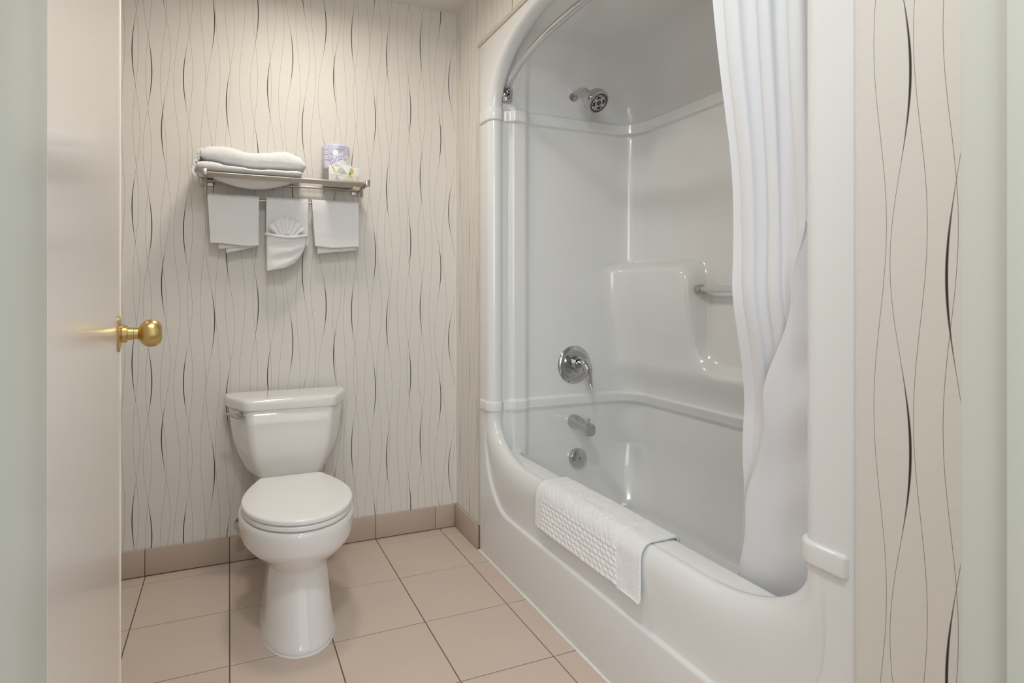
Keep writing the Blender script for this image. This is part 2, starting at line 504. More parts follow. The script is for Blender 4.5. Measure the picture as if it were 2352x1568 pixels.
def upath(ins=0.0, r=.05, slide=None, z=1.0, pk=1.0, nb=110):
    """(x,y) from the far front, round the back, to the near front"""
    xb, y1, y0 = XBK - ins, YW1 - ins, YW0 + ins
    end = []
    span = xb - r
    for x in XS:
        t = (x - 1.040) / (1.60 - 1.040)
        xx = 1.040 + t * (span - 1.040)
        end.append((xx, pil(x) * pk - (ins * (1 - sstep(1.05, 1.095, x)) if ins < .03 else 0)))
    pts = []
    for x, d in end: pts.append((x, y1 - d, 0))
    for k in range(1, 17):
        a = k / 16 * PI / 2; pts.append((xb - r + r * math.sin(a), y1 - r + r * math.cos(a), 1))
    for k in range(1, nb): pts.append((xb, lerp(y1 - r, y0 + r, k / nb), 1))
    for k in range(0, 16):
        a = k / 16 * PI / 2; pts.append((xb - r + r * math.cos(a), y0 + r - r * math.sin(a), 1))
    for x, d in reversed(end): pts.append((x, y0 + d, 0))
    out = []
    for x, y, b in pts:
        if slide:
            w = 1.0 if b else sstep(1.30, span, x)
            x -= slide(y, z) * w
        out.append((x, y))
    return out


def smin(a, b, k):
    h = max(0, min(1, .5 + .5 * (b - a) / k))
    return lerp(b, a, h) - k * h * (1 - h)


def panel(y, z):
    yp = abs(y - 1.395)
    s1 = z - .795
    s2 = -smin(-(z - 1.212), -(.262 - yp), .09)
    s = smin(s1, s2, .12)
    p = 1 - sstep(-.016, .026, s)
    depth = interp([(.60, .0), (.66, .012), (.80, .050), (1.15, .088), (1.3, .092)], z)
    return p * depth


def bead(z, c, hh=.0215, d=.013):
    t = abs(z - c)
    return d * (1 - sstep(hh - .004, hh + .003, t))


zl = [.385, .405, .425] + [.435 + k * .011 for k in range(16)]
zl += [.612 + k * .003 for k in range(18)]
zl += [.668 + k * .0115 for k in range(100)]
zl = [z for z in zl if z < 1.805] + [1.806 + k * .003 for k in range(20)] + [1.87 + k * .01 for k in range(4)]
rows = []
for z in zl:
    ins = bead(z, .629) + bead(z, 1.836, .025, .016)
    rows.append([(x, y, z) for x, y in upath(ins, .095 + ins, panel, z)])
for k in range(1, 15):
    a = k / 14 * PI / 2; rr = .20
    ins = rr * (1 - math.cos(a)); z = 1.905 + rr * math.sin(a) * 1.06
    rows.append([(x, y, z) for x, y in upath(ins, .095 + ins * .8, None, z, 1 - k / 14)])
n = len(rows[0]); v = [p for r in rows for p in r]; f = []
for i in range(len(rows) - 1):
    for j in range(n - 1): f.append((i * n + j, i * n + j + 1, (i + 1) * n + j + 1, (i + 1) * n + j))
b0 = (len(rows) - 1) * n
f.append(tuple(b0 + j for j in range(n)))
pyd('wall_liner', v, f, M_acr, tub)

# basin: deck strip, rounded lip, walls and floor as rings
def ring(x0, x1, y0, y1, r, z):
    pts = []
    for (cx, cy, a0) in ((x0 + r, y0 + r, PI), (x1 - r, y0 + r, 1.5 * PI), (x1 - r, y1 - r, 0), (x0 + r, y1 - r, .5 * PI)):
        for k in range(13):
            a = a0 + k / 12 * PI / 2; pts.append((cx + r * math.cos(a), cy + r * math.sin(a), z))
    return pts


rows = [ring(FX + .030, XBK + .01, YW0 - .01, YW1 + .01, .012, OZ0 - .004), ring(FX + .040, XBK + .006, YW0 - .006, YW1 + .006, .014, OZ0 + .0004)]
XI = 1.118
rows.append(ring(XI - .018, XBK + .002, YW0 - .002, YW1 + .002, .060, OZ0))
for k in range(0, 7):
    a = k / 6 * PI / 2; q = .016
    rows.append(ring(XI - q * (1 - math.sin(a)), XBK + .002, YW0 - .002, YW1 + .002, .095, OZ0 - q * (1 - math.cos(a))))
for z in (.415, .395, .375, .355, .335, .31, .28, .25, .22, .195, .17):
    ins = -.0010 + .047 * ((.44 - z) / .27) ** 2.1; r = lerp(.095, .19, (.44 - z) / .27)
    rows.append(ring(XI + ins, XBK - ins, YW0 + ins * 3.2, YW1 - ins * 1.2, r, z))
for k in range(1, 7):
    a = k / 6 * PI / 2; i2 = .046 + .06 * (1 - math.cos(a))
    rows.append(ring(XI + i2, XBK - i2, YW0 + .046 * 3.2 + i2 - .046, YW1 - .046 * 1.2 - (i2 - .046), .185, .17 - .06 * math.sin(a)))
grid('basin', rows, M_acr, tub, closed_u=True, cap1=True)


# joint beads that wrap the jambs of the opening
def jamb_bead(c, hh, side):
    yo = YFAR - .008 if side > 0 else YN + .008
    yi = OY1 if side > 0 else OY0
    path = [(FX - .0, yo)]
    for k in range(6): path.append((FX, lerp(yo, yi + side * R, (k + 1) / 6)))
    for k in range(1, 9):
        a = k / 8 * PI / 2
        path.append((FX + R * (1 - math.cos(a)), yi + side * R * (1 - math.sin(a))))
    path += [(FX + R + .010, yi), (FX + R + .022, yi + side * .004)]
    P = [Vector((a, b, 0)) for a, b in path]; rows = []
    d = .009; prof = []
    for k in range(5): a = k / 4 * PI / 2; prof.append((d - .007 + .007 * math.sin(a), -hh + .007 - .007 * math.cos(a)))
    for k in range(5): a = k / 4 * PI / 2; prof.append((d - .007 + .007 * math.cos(a), hh - .007 + .007 * math.sin(a)))
    prof = [(-.01, -hh)] + prof + [(-.01, hh)]
    for i, p in enumerate(P):
        t = (P[min(i + 1, len(P) - 1)] - P[max(0, i - 1)]).normalized()
        nrm = Vector((t.y, -t.x, 0)) * (side)
        s = 1.0
        if i == 0: s = .0
        rows.append([p + nrm * (o * (s if o > 0 else 1)) + Vector((0, 0, c + h * (1 if i else .8))) for o, h in prof])
    rows.insert(1, [Vector(q) + Vector((0, -side * .004, 0)) for q in [P[0] + Vector((-1, 0, 0)) * (o * .75 if o > 0 else o) + Vector((0, 0, c + h * .97)) for o, h in prof]])
    grid('joint_bead', rows, M_acr, tub, closed_u=True, cap0=True, cap1=True)


for side in (1, -1):
    jamb_bead(.629 if side > 0 else .619, .0215, side)
    jamb_bead(1.836, .025, side)

# clear bar across the shelf recess, with its two sockets
for yy, s in ((1.628, -1), (1.162, 1)):
    lathe('bar_socket', [(.0, -.02), (.016, -.02), (.019, .0), (.019, .004), (.015, .006), (.013, .010), (.0, .010)], (1.688, yy, 1.112), (0, s, 0), M_nick, tub, 24)
tube('grab_bar', [(1.688, 1.635, 1.112), (1.688, 1.4, 1.112), (1.688, 1.155, 1.112)], .0125, M_clear, tub, 24)
# caulk along the apron foot
rows = []
for k in range(90):
    y = lerp(YN, YFAR, k / 89); w = .006 + .0022 * nz(0, y, 0, 14)
    rows.append([(FX - w, y, 0.0002), (FX - w * .6, y, w * .5), (FX + .006, y, w * 1.1), (FX + .006, y, 0)])
grid('caulk', rows, M_caulk, tub)

# ------------------------------------------------------------------ shower fittings
E_ = YW1
va = empty('shower_valve', (1.418, E_, .782), 'round chrome shower valve with lever handle on end wall', 'shower valve')
lathe('escutcheon', [(0, -.002), (.083, -.002), (.084, .001), (.081, .006), (.070, .011), (.060, .012), (.056, .0105), (.040, .014), (0, .014)], (1.418, E_, .782), (0, -1, 0), M_chr, va, 64)
lathe('valve_sleeve', [(0, .010), (.033, .010), (.032, .016), (.029, .040), (.026, .043), (.017, .044), (.017, .052), (0, .052)], (1.418, E_, .790), (0, -1, 0), M_chr, va, 40)
hp = catmull([(1.418, E_ - .050, .800), (1.421, E_ - .078, .797), (1.424, E_ - .094, .775), (1.427, E_ - .098, .745), (1.430, E_ - .104, .712), (1.432, E_ - .112, .694)], 6)
tube('lever', hp, [interp([(0, .017), (.2, .022), (.35, .022), (.6, .013), (.85, .009), (1, .006)], k / (len(hp) - 1)) for k in range(len(hp))], M_chr, va, 20, .8)
lathe('indicator_ring', [(.0355, .012), (.0365, .0148), (.0375, .0148), (.0385, .012)], (1.418, E_, .790), (0, -1, 0), mat('blue_mark', rgb(60, 90, 150), .3), va, 40)

sp = empty('tub_spout', (1.415, E_, .535), 'chrome tub spout with diverter knob', 'tub spout')
rows = []
for k in range(13):
    t = k / 12
    y = E_ + .004 - t * .135
    cz = lerp(.535, .532, t); hw = lerp(.031, .023, sstep(0, .6, t)); top = lerp(.031, .016, sstep(.1, .75, t)); bot = lerp(.031, .020, sstep(0, .5, t))
    if t > .72: bot = lerp(.020, .036, sstep(.72, .80, t))
    e = .6 if t > .5 else 1.0
    if k == 12: hw *= .86; top *= .75; bot *= .94
    rr = []
    for j in range(28):
        a = 2 * PI * j / 28; c, s = math.cos(a), math.sin(a)
        ex = lerp(1.0, .62, sstep(.1, .7, t))
        x = math.copysign(abs(c) ** ex, c) * hw; z = math.copysign(abs(s) ** ex, s) * (top if s > 0 else bot)
        rr.append((1.415 + x, y, cz + z))
    rows.append(rr)
grid('spout_body', rows, M_grey if False else M_chr, sp, closed_u=True, cap0=True, cap1=True, sharp=50)
lathe('diverter_knob', [(0, -.002), (.004, -.002), (.0035, .008), (.004, .011), (.0075, .017), (.0075, .0185), (0, .0185)], (1.415, E_ - .112, .548), (0, 0, 1), M_chr, sp, 20)

ov = empty('overflow_plate', (1.43, 2.052, .368), 'round chrome overflow plate below the spout', 'overflow plate')
lathe('plate', [(0, -.012), (.041, -.012), (.042, .006), (.040, .014), (.036, .0165), (.012, .018), (0, .018)], (1.43, 2.066, .374), (0, -1, .06), M_chr, ov, 56)
lathe('screw', [(0, .017), (.006, .017), (.006, .0195), (.004, .020), (.003, .0185), (0, .0185)], (1.43, 2.066, .374), (0, -1, .06), M_nick, ov, 20)
lathe('screw_slot', [(0, .0184), (.0027, .0184), (.0027, .0189), (0, .0189)], (1.43, 2.066, .374), (0, -1, .06), M_black, ov, 12)

sh = empty('showerhead', (1.412, E_, 1.968), 'chrome shower head on a bent arm', 'shower head')
lathe('flange', [(0, -.002), (.029, -.002), (.030, .001), (.027, .006), (.016, .010), (.011, .011), (0, .011)], (1.412, E_, 1.968), (0, -1, 0), M_chr, sh, 48)
ap = catmull([(1.412, E_ - .004, 1.968), (1.414, E_ - .045, 1.972), (1.417, E_ - .078, 1.966), (1.421, E_ - .100, 1.944), (1.424, E_ - .112, 1.925)], 7)
tube('arm', ap, .0105, M_chr, sh, 20)
HS = 1.25
hd = Vector((.10, -.72, -.62)).normalized(); ho = Vector((1.423, E_ - .108, 1.930))
lathe('head_body', [(r_ * HS, h_ * HS) for r_, h_ in [(0, .0), (.013, .0), (.016, .008), (.022, .014), (.036, .020), (.0405, .029), (.0405, .048), (.0385, .052), (.035, .053), (.034, .0515), (0, .0515)]], ho, hd, M_chr, sh, 56)
u, w, a = frame(hd)
lathe('spray_face', [(r_ * HS, h_ * HS) for r_, h_ in [(0, .0512), (.0335, .0512), (.033, .0535), (.012, .0545), (0, .0545)]], ho, hd, M_grey, sh, 48)
bm = bmesh.new()


def nub(bm, r, ang, rad, h=.0565):
    h *= HS; r *= HS; rad *= HS
    c = ho + hd * h + (u * math.cos(ang) + w * math.sin(ang)) * r
    vs = [bm.verts.new(c + (u * math.cos(2 * PI * k / 8) + w * math.sin(2 * PI * k / 8)) * rad) for k in range(8)]
    vb = [bm.verts.new(q.co - hd * .004) for q in vs]
    bm.faces.new(vs)
    for k in range(8): bm.faces.new((vs[k], vb[k], vb[(k + 1) % 8], vs[(k + 1) % 8]))


for k in range(36): nub(bm, .0295, 2 * PI * k / 36, .0017)
for k in range(18):
    if k % 6 != 5: nub(bm, .0248, 2 * PI * (k + .5) / 18, .0016)
me = bpy.data.meshes.new('spray_nozzles'); bm.to_mesh(me); bm.free()
o = link('spray_nozzles', me, M_black, sh, False)
for q in range(4):
    a0 = q * PI / 2 + .5; pts = []
    for k in range(9):
        t = k / 8; an = a0 + (t - .5) * 1.05; pts.append((an, .015 * HS, (.015 + .0065 * math.sin(t * PI) ** .7) * HS))
    top = [ho + hd * .0558 * HS + (u * math.cos(p[0]) + w * math.sin(p[0])) * p[1] for p in pts] + [ho + hd * .0558 * HS + (u * math.cos(p[0]) + w * math.sin(p[0])) * p[2] for p in reversed(pts[1:-1])]
    nn = len(top); vv = top + [p - hd * .003 for p in top]
    pyd('spray_slot', vv, [tuple(range(nn))] + [(k, (k + 1) % nn, nn + (k + 1) % nn, nn + k) for k in range(nn)], M_black, sh, False)
lathe('face_button', [(r_ * HS, h_ * HS) for r_, h_ in [(0, .053), (.0085, .053), (.0085, .0565), (.0065, .0575), (0, .0575)]], ho, hd, mat('dark_grey_plastic', rgb(72, 74, 76), .35), sh, 28)
tube('spray_lever', [ho + hd * .050 - u * .0490 + w * .004, ho + hd * .055 - u * .0570 + w * .004, ho + hd * .064 - u * .0550 + w * .004], [.0035, .003, .002], M_chr, sh, 10)

# ------------------------------------------------------------------ curtain rod and curtain
rod = empty('curtain_rod', (1.09, 1.395, 1.935), 'bowed chrome shower curtain rod', 'curtain rod')


def rodx(y):
    t = (y - 1.395) / .655
    return 1.085 - .135 * max(0.0, 1 - t * t) ** .85


RZ = 1.936
tube('rod', [(rodx(y), y, RZ) for y in [lerp(.738, 2.052, k / 60) for k in range(61)]], .0125, M_chr, rod, 20)
for yy, s in ((2.059, -1), (.733, 1)):
    bk = boxes('rod_bracket', [(1.062, 1.102, min(yy, yy - s * .012), max(yy, yy - s * .012), 1.892, 1.968)], M_chr, rod, bevel=.005, seg=3)
    lathe('rod_collar', [(0, 0), (.018, 0), (.018, .010), (.0145, .022), (0, .022)], (1.083, yy, RZ), (-.25, s, 0), M_chr, bk, 24)
    boxes('clip', [(1.072, 1.092, min(yy, yy + s * .016), max(yy, yy + s * .016), 1.896, 1.916)], M_chr, bk, bevel=.003)

cu = empty('shower_curtain', (1.05, .85, .4), 'white shower curtain gathered at the near end of the tub', 'shower curtain')
rows = []
NF = 220
for r in range(71):
    t = r / 70; z = lerp(1.90, .37, t)
    yA = interp([(0, .928), (.30, .93), (.55, .95), (.80, .975), (1, 1.005)], t); xA = interp([(0, .985), (.5, 1.075), (.72, 1.135), (1, 1.165)], t)
    yB = .752; xB = interp([(0, 1.078), (.5, 1.10), (.72, 1.15), (1, 1.19)], t)
    rr = []
    for k in range(NF + 1):
        s = k / NF
        y = lerp(yA, yB, s); x = lerp(xA, xB, s)
        env = min(1, s * 9) * min(1, (1 - s) * 6)
        am = lerp(.011, .005, t) * env
        ph = s * 2 * PI * 3.3 + .9 * nz(s * 3, t * 1.2, 3) + .4 * math.sin(t * 3)
        dx = am * math.sin(ph) + .006 * nz(s * 9, t * 2.5, 1) * env
        dy = .5 * am * math.sin(2 * ph + .6) + .004 * nz(s * 5, t * 4, 8) * env
        rr.append((x + dx, y + dy, z))
    rows.append(rr)
sheet = grid('curtain_sheet', rows, M_curt, cu)
md = sheet.modifiers.new('thick', 'SOLIDIFY'); md.thickness = .0012; md.offset = 0
rows = []
for r in range(61):
    t = r / 60; z = lerp(1.24, .362, t)
    yE = interp([(0, .765), (.15, .800), (.45, .885), (.75, .955), (1, .995)], t)
    rr = []
    for k in range(41):
        s = k / 40; y = lerp(yE, .752, s)
        x = interp([(0, 1.052), (.35, 1.083), (.66, 1.118), (1, 1.138)], t) + .016 * s
        x += .006 * nz(y * 9, z * 7, 2) * min(1, s * 5) + .004 * math.sin(z * 38 + y * 20) * sstep(.2, .8, s) * sstep(.1, .4, t) + .0035 * (1 - sstep(0, .05, s))
        rr.append((x, y, z))
    rows.append(rr)
fl2 = grid('curtain_flap', rows, M_curt, cu)
md = fl2.modifiers.new('thick', 'SOLIDIFY'); md.thickness = .0012; md.offset = 0
hem = tube('hem', [(rows[r][0][0] - .001, rows[r][0][1] - .003, rows[r][0][2]) for r in range(61)], .0032, M_curt, cu, 8, .6)
for k in range(7):
    y = lerp(.918, .760, k / 6); cx = rodx(y)
    pts = [(cx + .019 * math.cos(a), y, RZ - .006 + .021 * math.sin(a)) for a in [2 * PI * q / 20 for q in range(21)]]
    tube('hook_ring', pts, .0016, M_chr, cu, 8)

# ------------------------------------------------------------------ bath mat over the rim
mp_ = []
sec = []      # section (x, z) from inside the tub over the rim and down the apron
for t in range(6): sec.append((1.123 + .004, lerp(.405, .432, t / 5)))
for k in range(1, 7):
    a = k / 6 * PI / 2; sec.append((1.123 + .004 - .018 * (1 - math.cos(a)), .432 + .018 * math.sin(a)))
for k in range(1, 12): sec.append((lerp(1.109, 1.034, k / 11), .4505))
for k in range(1, 10):
    a = k / 9 * PI / 2; sec.append((1.034 - .046 * math.sin(a), .4505 - .046 * (1 - math.cos(a))))
for k in range(1, 45): sec.append((lerp(.988, .984, k / 44), lerp(.4045, .297, k / 44)))
L_ = [0]
for a, b in zip(sec, sec[1:]): L_.append(L_[-1] + math.hypot(a[0] - b[0], a[1] - b[1]))
Y1m, Y0m = 1.672, 1.158
rows = []
NM = 240
for i, (x, z) in enumerate(sec):
    a = sec[max(0, i - 1)]; b = sec[min(len(sec) - 1, i + 1)]
    tx, tz = b[0] - a[0], b[1] - a[1]; l = math.hypot(tx, tz); nx, nzv = tz / l, -tx / l
    rr = []
    for k in range(NM + 1):
        y = lerp(Y1m, Y0m, k / NM)
        q = 0.0
        m0 = min(1, max(0, (Y1m - y - .032) / .012)) * min(1, max(0, (y - Y0m - .085) / .012))
        s = L_[-1] - L_[i]
        if s < .32:
            row = int(s / .0155); ph = (y / .024 + .5 * (row % 2)) % 1.0
            q = (math.sin(PI * ((s / .0155) % 1.0)) ** .55) * (math.sin(PI * ph) ** .6) * .0044 * m0 * (1 - sstep(.20, .30, s))
        q += .0012 * nz(y * 30, s * 30, 1) + .0018 * nz(y * 6, s * 6, 4)
        rr.append((x + nx * q, y - .006 * sstep(.2, 0, s) * (1 if k > NM * .5 else -.3), z + nzv * q - (0.004 * math.sin(y * 9) if i == len(sec) - 1 else 0)))
    rows.append(rr)
bmt = grid('bath_mat', rows, M_terry)
tag(bmt, 'white waffle-textured bath mat towel draped over the tub rim', 'bath mat')
md = bmt.modifiers.new('thick', 'SOLIDIFY'); md.thickness = .007; md.offset = -1
md = bmt.modifiers.new('soft', 'SUBSURF'); md.levels = 0; md.render_levels = 0

# ------------------------------------------------------------------ toilet
TX = 0.213
toi = empty('toilet', (TX, 2.05, 0), 'white two-piece toilet with closed lid against the wallpapered wall', 'toilet')


def egg(hw, yf, yb, z, n=56, pf=2.0, pb=2.6, yw=None, x0=TX):
    """egg ring: widest at yw, front yf (towards the camera), back yb"""
    if yw is None: yw = lerp(yf, yb, .5)
    pts = []
    for k in range(n):
        a = 2 * PI * k / n; c, s = math.cos(a), math.sin(a)
        p = pf if s < 0 else pb
        x = math.copysign(abs(c) ** (2 / p), c) * hw
        y = math.copysign(abs(s) ** (2 / p), s) * ((yw - yf) if s < 0 else (yb - yw))
        pts.append((x0 + x, yw + y, z))
    return pts


prof = [(0.001, .116, 1.712, 2.24), (.012, .117, 1.710, 2.24), (.020, .114, 1.714, 2.24), (.06, .108, 1.728, 2.23), (.12, .101, 1.748, 2.22), (.18, .095, 1.766, 2.21), (.212, .094, 1.772, 2.20),
        (.228, .099, 1.768, 2.20), (.240, .110, 1.758, 2.20), (.256, .130, 1.740, 2.19), (.275, .152, 1.718, 2.18), (.293, .169, 1.700, 2.17), (.305, .177, 1.692, 2.165), (.312, .1795, 1.689, 2.163), (.330, .183, 1.686, 2.16), (.352, .1855, 1.683, 2.155), (.370, .186, 1.682, 2.15), (.380, .184, 1.684, 2.145), (.384, .178, 1.690, 2.14), (.385, .150, 1.72, 2.12)]
rows = []
for z, hw, yf, yb in prof:
    yw = lerp(1.885, 1.925, sstep(0, .25, z)) if z > .2 else 1.90
    rows.append(egg(hw, yf, yb, z, 72, 2.05 if z > .24 else 2.15, 2.4, yw))
grid('bowl', rows, M_por, toi, closed_u=True, cap0=True, cap1=True)
rows = []
for z, hw, yf, yb in ((.10, .092, 2.02, 2.30), (.20, .095, 2.02, 2.36), (.28, .108, 2.02, 2.385), (.352, .118, 2.05, 2.392), (.366, .116, 2.06, 2.392), (.373, .108, 2.07, 2.385)):
    rows.append(egg(hw, yf, yb, z, 48, 5, 5))
grid('bowl_deck', rows, M_por, toi, closed_u=True, cap0=True, cap1=True)
# caulk bead at the foot
rows = []
rg = egg(.119, 1.707, 2.243, 0, 72, 2.15, 2.4, 1.90)
rows = [[(x, y, .0003) for x, y, z in rg], [(lerp(x, TX, .012), lerp(y, 1.97, .008), .004 + .0012 * nz(x, y, 0, 40)) for x, y, z in rg], [(lerp(x, TX, .05), lerp(y, 1.97, .03), .007) for x, y, z in rg]]
grid('caulk', rows, M_caulk, toi, closed_u=True)


def seat_ring(g, z):
    """outline of the seat and lid: straight back, flared sides, round front"""
    pts = []
    hw, yf, yw, yb, hb = .1775 - g, 1.682 + g, 1.905, 2.122 - g, .118 - g
    n = 40
    for k in range(n + 1):
        a = PI * k / n
        pts.append((TX + hw * math.cos(a), yw - (yw - yf) * math.sin(a) ** .98, z))
    left = []
    for k in range(1, 13):
        t = k / 12
        left.append((lerp(hw, hb, t ** 1.7), lerp(yw, yb - .018, t)))
    for k in range(1, 7):
        a = k / 6 * PI / 2
        left.append((hb - .018 * (1 - math.cos(a)), yb - .018 + .018 * math.sin(a)))
    for x, y in left: pts.append((TX - x, y, z))
    for x, y in reversed(left): pts.append((TX + x, y, z))
    return pts


def slab(name, z0, z1, g, r, crown, m):
    rows = []
    for k in range(7):
        a = k / 6 * PI / 2; rows.append(seat_ring(g + r * .7 * (1 - math.sin(a)), z0 + r * .7 * (1 - math.cos(a))))
    for k in range(8):
        a = k / 7 * PI / 2; rows.append(seat_ring(g + r * (1 - math.cos(a)), z1 - r + r * math.sin(a)))
    for q, c in ((.02, .5), (.04, .8), (.06, 1)): rows.append(seat_ring(g + q, z1 + crown * c))
    grid(name, rows, m, toi, closed_u=True, cap0=True, cap1=True)


slab('seat', .389, .405, .002, .006, 0, M_seat)
slab('seat_lid', .4075, .4255, -.001, .008, .002, M_seat)
for s in (-1, 1):
    boxes('hinge', [(TX + s * .075 - .016, TX + s * .075 + .016, 2.112, 2.150, .384, .416)], M_seat, toi, bevel=.006, seg=3)


def tank_ring(g, z, ws=1.0, dep=1.0):
    """plan: straight back, chamfered front corners, rounded"""
    hb, hf = (.237 * ws - g), (.166 * ws - g * .5)
    yb = 2.402 - g; yf = lerp(2.402, 2.182, dep) + g; ys = lerp(2.402, 2.330, dep)
    key = [(-hb, yb), (-hb, ys), (-hf, yf), (hf, yf), (hb, ys), (hb, yb)]
    rad = [.012, .030, .022, .022, .030, .012]
    pts = []
    for i in range(6):
        p = Vector(key[i]); a = Vector(key[i - 1]); b = Vector(key[(i + 1) % 6])
        da = (a - p); db = (b - p)
        r = min(rad[i], da.length * .45, db.length * .45)
        A = p + da.normalized() * r; B = p + db.normalized() * r
        for k in range(9):
            t = k / 8
            q = A * (1 - t) ** 2 + p * 2 * t * (1 - t) + B * t * t
            pts.append((TX + .008 + q.x, q.y, z))
    # densify
    return pts


rows = []
for z, ws, g, dep in ((.374, .50, .0, .62), (.3755, .56, 0, .72), (.383, .62, 0, .80), (.401, .690, 0, .86), (.435, .75, 0, .90), (.47, .82, 0, .935), (.51, .868, 0, .955), (.55, .900, 0, .967), (.60, .925, 0, .975), (.662, .948, 0, .98)):
    rows.append(tank_ring(g, z, ws, dep))
grid('tank', rows, M_por, toi, closed_u=True, cap0=True, cap1=True)
rows = []
for k in range(5):
    a = k / 4 * PI / 2; rows.append(tank_ring(.006 * (1 - math.sin(a)), .655 + .006 * (1 - math.cos(a))))
for k in range(8):
    a = k / 7 * PI / 2; rows.append(tank_ring(.013 * (1 - math.cos(a)), .698 - .013 + .013 * math.sin(a)))
rows.append(tank_ring(.03, .6993)); rows.append(tank_ring(.05, .6997))
grid('tank_lid', rows, M_por, toi, closed_u=True, cap0=True, cap1=True)
# flush lever on the chamfered left corner
hb = Vector((TX - .172, 2.228, .634)); hn = Vector((-.80, -.60, 0)).normalized()
lathe('lever_boss', [(0, -.012), (.014, -.012), (.0135, .006), (.010, .012), (0, .012)], hb, hn, M_chr, toi, 28)
lv = catmull([hb + hn * .012 + Vector((.022, -.018, -.004)), hb + hn * .017, hb + hn * .019 + Vector((-.020, .012, .006)), hb + hn * .020 + Vector((-.040, .022, .012))], 5)
tube('flush_lever', lv, [interp([(0, .009), (.3, .014), (.7, .010), (1, .005)], k / (len(lv) - 1)) for k in range(len(lv))], M_chr, toi, 16, .55)
lathe('tank_nut', [(0, 0), (.016, 0), (.016, -.020), (.010, -.024), (.010, -.05), (0, -.05)], (TX - .105, 2.32, .382), (0, 0, 1), M_trim, toi, 16)

sv = empty('supply_valve', (.046, YB, .137), 'small chrome water stop valve on the wall behind the toilet', 'stop valve')
lathe('escutcheon', [(0, 0), (.030, 0), (.029, .004), (.018, .008), (0, .008)], (.046, YB, .150), (0, -1, 0), M_chr, sv, 28)
tube('stub_pipe', [(.046, YB, .150), (.046, YB - .05, .150)], .008, M_chr, sv, 14)
lathe('valve_body', [(0, -.016), (.012, -.016), (.013, -.004), (.013, .020), (.009, .024), (0, .024)], (.046, YB - .055, .150), (0, 0, 1), M_chr, sv, 18)
lathe('valve_handle', [(0, 0), (.010, 0), (.019, .006), (.019, .014), (.010, .018), (0, .018)], (.046, YB - .068, .146), (0, -1, 0), M_chr, sv, 18)
tube('supply_hose', catmull([(.046, YB - .055, .172), (.048, YB - .060, .22), (.06, YB - .085, .29), (.105, YB - .105, .345), (.108, YB - .107, .362)], 6), .006, M_grey, sv, 12)

# ------------------------------------------------------------------ towel shelf
SZ = 1.546
rk = empty('towel_shelf', (.22, YB, SZ), 'brushed nickel hotel towel shelf with hanging bar above the toilet', 'towel shelf')
BX0, BX1 = -.085, .527
for bx, s in ((BX0, -1), (BX1, 1)):
    boxes('wall_plate', [(bx - .026, bx + .026, YB - .009, YB, SZ - .020, SZ + .022)], M_nick, rk, bevel=.004, seg=2)
    boxes('arm', [(bx - .005, bx + .005, 2.222, YB - .006, SZ - .011, SZ + .011)], M_nick, rk, bevel=.002)
    boxes('arm_end', [(bx - .009, bx + .009, 2.216, 2.232, SZ - .013, SZ + .012)], M_nick, rk, bevel=.002)
    tube('hanger', catmull([(bx, 2.388, SZ - .006), (bx, 2.386, SZ - .030), (bx, 2.378, SZ - .058), (bx, 2.372, 1.474)], 6), .0035, M_nick, rk, 10)
for yy in (2.236, 2.262, 2.288, 2.398):
    tube('bar', [(BX0, yy, SZ), (BX1, yy, SZ)], .0055, M_nick, rk, 14)
tube('hanging_bar', [(BX0 - .003, 2.372, 1.474), (BX1 + .003, 2.372, 1.474)], .004, M_nick, rk, 12)


# towels hanging over the bar
def hung(name, x0, x1, zb_f, zb_b, label, skew=0.0, seed=0, flaps=()):
    e = empty(name, ((x0 + x1) / 2, 2.372, 1.474), label, 'towel', 'hand towels on the hanging bar')

    def piece(pn, xa, xb, zf, zbk, r, th, sk):
        sec = []
        for k in range(26): sec.append((2.372 - r, lerp(zf, 1.474, k / 25)))
        for k in range(1, 12):
            a = k / 12 * PI; sec.append((2.372 - r * math.cos(a), 1.474 + r * math.sin(a) * .9))
        for k in range(26): sec.append((2.372 + r * .75, lerp(1.474, zbk, k / 25)))
        rows = []
        for i, (y, z) in enumerate(sec):
            rr = []
            for k in range(31):
                s = k / 30
                dz = 1.474 - z if z < 1.474 else 0
                x = lerp(xa, xb, s) + sk * dz * (1 - s) - .10 * sk * dz
                q = .0030 * nz(x * 9 + seed, z * 7, i > 36 and 3 or 1) + .0012 * nz(x * 40, z * 40, seed)
                yy = y + q * (1 if dz > 0 else .4) - .006 * sstep(.05, .2, dz) * (1 if i < 30 else 0)
                rr.append((x, yy, z + (.004 * math.sin(s * 5 + seed) * (1 if i in (0,) else 0))))
            rows.append(rr)
        o = grid(pn, rows, M_terry, e)
        md = o.modifiers.new('thick', 'SOLIDIFY'); md.thickness = th; md.offset = 1
        bv = o.modifiers.new('round', 'BEVEL'); bv.width = th * .42; bv.segments = 3; bv.limit_method = 'ANGLE'; bv.angle_limit = math.radians(50)
        return o
    piece('outer_fold', x0, x1, zb_f, zb_b, .012, .006, skew)
    for n_, (xa, xb, za, zb, tw) in enumerate(flaps):
        rows = []
        for i in range(14):
            t = i / 13
            rr = []
            for k in range(19):
                s = k / 18; x = lerp(xa, xb, s)
                zz = lerp(1.40, lerp(za, zb, s), t)
                rr.append((x + tw * t, 2.3665 + .004 * n_ + .002 * nz(x * 12, zz * 9, seed + n_), zz))
            rows.append(rr)
        o = grid('inner_fold', rows, M_terry, e)
        md = o.modifiers.new('thick', 'SOLIDIFY'); md.thickness = .0035; md.offset = 0
    return e


